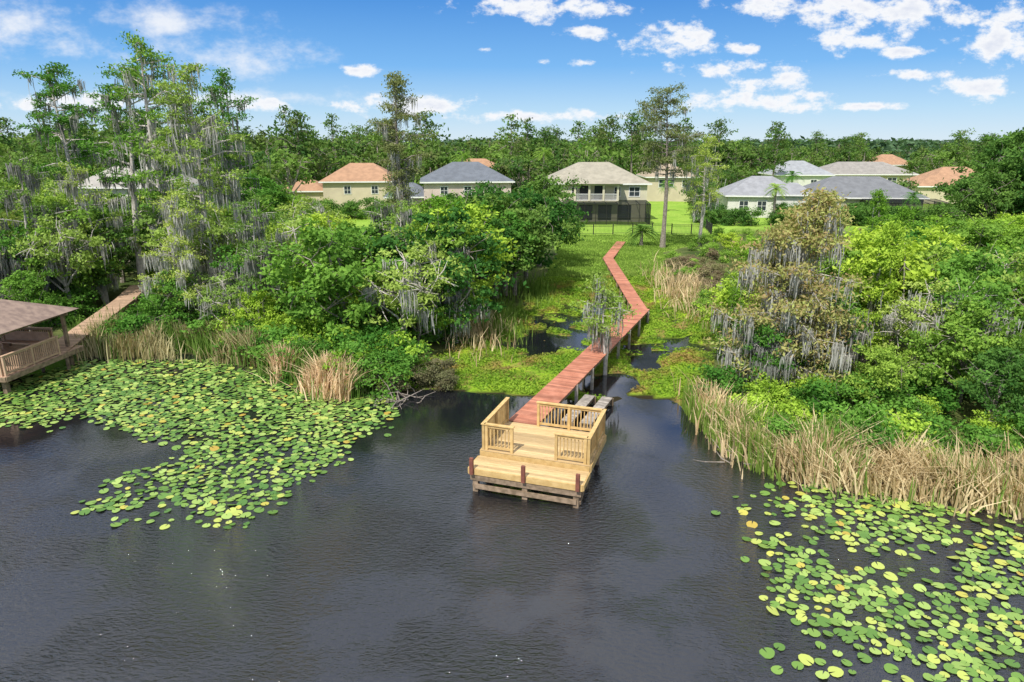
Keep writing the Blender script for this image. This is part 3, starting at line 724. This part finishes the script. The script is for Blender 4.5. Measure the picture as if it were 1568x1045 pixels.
def pads(name,P,n,dens,r0,r1,dt=0):
    xs=[p[0] for p in P];ys=[p[1] for p in P];pl=[];gd={};tr=0
    while len(pl)<n and tr<n*20:
        tr+=1; x=R.uniform(min(xs),max(xs));y=R.uniform(min(ys),max(ys))
        if R.uniform()>dens(x,y): continue
        if not inpoly(P,x+.5*wav(x,y,2.1,1)+R.normal()*.35,y+.5*wav(x,y,1.8,4)+R.normal()*.35): continue
        r=R.uniform(r0,r1)*(.75 if R.uniform()<.25 else 1); kx,ky=int(x//.5),int(y//.5); ok=True
        for i in (-1,0,1):
            for j in (-1,0,1):
                for (a,b_,c_) in gd.get((kx+i,ky+j),()):
                    if (a-x)**2+(b_-y)**2<((r+c_)*.76)**2: ok=False
        if ok: gd.setdefault((kx,ky),[]).append((x,y,r)); pl.append((x,y,r))
    K=13;V=[];T=[]
    for (x,y,r) in pl:
        a0=R.uniform(0,6.28);tx,ty=R.normal(size=2)*.10;z=R.uniform(.008,.03)+r*.1
        V.append((x,y,z))
        for k in range(K-1):
            a=a0+.14+(6.283-.28)*k/(K-2); rr=r*(1+.05*math.sin(3*a+x)); dx,dy=rr*math.cos(a),rr*math.sin(a); V.append((x+dx,y+dy*.97,z+dx*tx+dy*ty))
        T.append(min(.93,R.uniform(0,1)**1.15+dt) if R.uniform()<.965 else R.uniform(.95,1))
    V=np.array(V);Q=np.arange(len(V)).reshape(-1,K)
    obj(name,mesh_np(name,V,Q,np.zeros(len(Q)),np.array(T),[padm]))
LP=[(-27,30.1),(-25.5,33.8),(-23.5,37),(-16.4,36.5),(-12.5,33.2),(-9,31.3),(-5.75,30.8),(-5.2,28.8),(-6.9,26.2),(-7.6,22.6),(-9.0,20.0),(-11.6,19.4),(-14.6,21.0),(-14.6,22.8),(-12.4,24.2),(-12.6,25.6),(-14.9,26.8),(-18.5,28.3),(-23.5,27.6)]
def dl(x,y):
    d=.40+.4*wav(x,y,.95,2)+.25*wav(x,y,2.2,5)
    if y>29: d+=.22
    if y<24 : d-=.20
    return max(d,.03)
pads('lily_pads',LP,5200,dl,.10,.185)
RP=[(7.9,20.5),(9.5,21.8),(11,22.4),(13.9,21.3),(17.1,20.4),(24,18.4),(26,12),(20,9),(11.8,11.5),(8.2,12.3),(6.5,13.2),(6.0,14.7),(8.0,16.2),(7.5,18.4)]
def dr(x,y):
    d=.22+.35*wav(x,y,1.0,3)+.28*wav(x,y,2.4,6)
    if y<16 and x<10.5: d-=.12
    if wav(x,y,.8,8)<-.3: d*=.2
    return max(d,.022)
pads('lily_pads',RP,3400,dr,.11,.19,.12)

# ------------------------------------------------------------------ sky / sun
SEL,SAZ=math.radians(52),math.radians(208)
w=bpy.data.worlds.new('World'); scene.world=w; w.use_nodes=True; nt=w.node_tree; nt.nodes.clear()
out=N(nt,'ShaderNodeOutputWorld'); bg=N(nt,'ShaderNodeBackground'); bg.inputs[1].default_value=.12
sky=N(nt,'ShaderNodeTexSky',sky_type='NISHITA'); sky.sun_disc=False; sky.sun_elevation=SEL; sky.sun_rotation=SAZ; sky.air_density=1.0; sky.dust_density=.2; sky.ozone_density=3
tc=N(nt,'ShaderNodeTexCoord'); sp=N(nt,'ShaderNodeSeparateXYZ'); nt.links.new(tc.outputs['Generated'],sp.inputs[0])
yy=math_(nt,'MAXIMUM',math_(nt,'ABSOLUTE',sp.outputs[1]),.05)
a=math_(nt,'DIVIDE',sp.outputs[0],yy); e_=math_(nt,'DIVIDE',sp.outputs[2],yy)
cb=N(nt,'ShaderNodeCombineXYZ'); nt.links.new(a,cb.inputs[0]); nt.links.new(e_,cb.inputs[1])
mp=N(nt,'ShaderNodeMapping'); mp.inputs['Scale'].default_value=(1,1.7,1); nt.links.new(cb.outputs[0],mp.inputs[0])
nz=N(nt,'ShaderNodeTexNoise'); nz.inputs['Scale'].default_value=22; nz.inputs['Detail'].default_value=5; nz.inputs['Roughness'].default_value=.64; nt.links.new(mp.outputs[0],nz.inputs[0])
C=[(.42,.172,.15,.024),(.53,.160,.12,.028),(.463,.128,.07,.018),(.538,.115,.05,.009),(.05,.170,.12,.018),(.225,.128,.065,.021),(.31,.118,.03,.010),
(.29,.094,.09,.014),(.36,.074,.06,.015),(.33,.050,.11,.015),(.414,.060,.035,.011),(.656,.130,.055,.036),(.67,.165,.05,.02),(.639,.069,.06,.018),(-.215,.0916,.03,.009),
(.104,.10,.024,.008),(-.036,.118,.013,.005),(.04,.102,.014,.005),(.106,.139,.045,.009),(-.347,.050,.045,.015),(-.14,.046,.11,.016),
(-.60,.050,.12,.013),(.03,.032,.14,.009),(.56,.085,.06,.008),(.50,.045,.05,.006)]
def ellmin(C):
    best=None
    for (ca,ce,ra,re) in C:
        v1=N(nt,'ShaderNodeVectorMath',operation='MULTIPLY_ADD'); nt.links.new(cb.outputs[0],v1.inputs[0]); v1.inputs[1].default_value=(1/ra,1/re,0); v1.inputs[2].default_value=(-ca/ra,-ce/re,0)
        v2=N(nt,'ShaderNodeVectorMath',operation='LENGTH'); nt.links.new(v1.outputs[0],v2.inputs[0])
        best=v2.outputs['Value'] if best is None else math_(nt,'MINIMUM',best,v2.outputs['Value'])
    return best
dens=math_(nt,'ADD',math_(nt,'SUBTRACT',1.0,ellmin(C)),math_(nt,'MULTIPLY',math_(nt,'SUBTRACT',nz.outputs['Fac'],.5),3.8))
puff=ramp(nt,dens,.0,.8)
W=[(-.413,.109,.12,.034),(-.47,.155,.15,.026),(-.655,.15,.12,.04),(-.40,.055,.3,.014)]
nw=N(nt,'ShaderNodeTexNoise'); nw.inputs['Scale'].default_value=9; nw.inputs['Detail'].default_value=5; nw.inputs['Roughness'].default_value=.65; nt.links.new(mp.outputs[0],nw.inputs[0])
wisp=math_(nt,'MULTIPLY',ramp(nt,math_(nt,'ADD',math_(nt,'SUBTRACT',1.0,ellmin(W)),math_(nt,'MULTIPLY',math_(nt,'SUBTRACT',nw.outputs['Fac'],.5),4.2)),-.1,1.4),.85)
zc=math_(nt,'ADD',math_(nt,'MAXIMUM',sp.outputs[2],0),.12)
cb2=N(nt,'ShaderNodeCombineXYZ'); nt.links.new(math_(nt,'DIVIDE',sp.outputs[0],zc),cb2.inputs[0]); nt.links.new(math_(nt,'DIVIDE',sp.outputs[1],zc),cb2.inputs[1])
n3=N(nt,'ShaderNodeTexNoise'); n3.inputs['Scale'].default_value=1.7; n3.inputs['Detail'].default_value=4; nt.links.new(cb2.outputs[0],n3.inputs[0])
hi=math_(nt,'MULTIPLY',ramp(nt,n3.outputs['Fac'],.36,.54),ramp(nt,sp.outputs[2],.2,.3))
cov=math_(nt,'MAXIMUM',math_(nt,'MAXIMUM',puff,wisp),hi,)
# clear-air colour: physical sky blended with a saturated blue that pales toward the horizon
gr_=N(nt,'ShaderNodeMapRange'); nt.links.new(sp.outputs[2],gr_.inputs[0]); gr_.inputs[1].default_value=0; gr_.inputs[2].default_value=.3
cr=N(nt,'ShaderNodeValToRGB'); nt.links.new(gr_.outputs[0],cr.inputs[0]); el=cr.color_ramp.elements
el[0].color=(.62,.77,.90,1); el[1].position=1; el[1].color=(.05,.19,.56,1)
for ps,cc in ((.13,(.42,.66,.90,1)),(.32,(.16,.44,.86,1)),(.62,(.045,.25,.70,1))):
    q=el.new(ps); q.color=cc
gsc=N(nt,'ShaderNodeVectorMath',operation='SCALE'); nt.links.new(cr.outputs[0],gsc.inputs[0]); gsc.inputs['Scale'].default_value=8.8
skc=mixc(nt,.88,sky.outputs[0],gsc.outputs[0])
shade=ramp(nt,dens,.5,1.8)
cloudc=mixc(nt,shade,(8.0,8.1,8.3),(6.0,6.4,7.4))
fin=mixc(nt,cov,skc,cloudc)
nt.links.new(fin,bg.inputs[0]); nt.links.new(bg.outputs[0],out.inputs[0])
sd=Vector((math.sin(SAZ)*math.cos(SEL),math.cos(SAZ)*math.cos(SEL),math.sin(SEL)))
L=bpy.data.lights.new('sun','SUN'); L.energy=5.0; L.angle=math.radians(.5); L.color=(1,.95,.87)
so=bpy.data.objects.new('sun',L); scene.collection.objects.link(so); so.rotation_euler=(-sd).to_track_quat('-Z','Y').to_euler()

# ------------------------------------------------------------------ camera
cam=bpy.data.cameras.new('camera'); cam.sensor_width=36; cam.lens=24; cam.clip_end=9000
co=bpy.data.objects.new('camera',cam); scene.collection.objects.link(co)
co.location=(0,0,12); co.rotation_euler=(math.radians(90-16.4),0,0); scene.camera=co
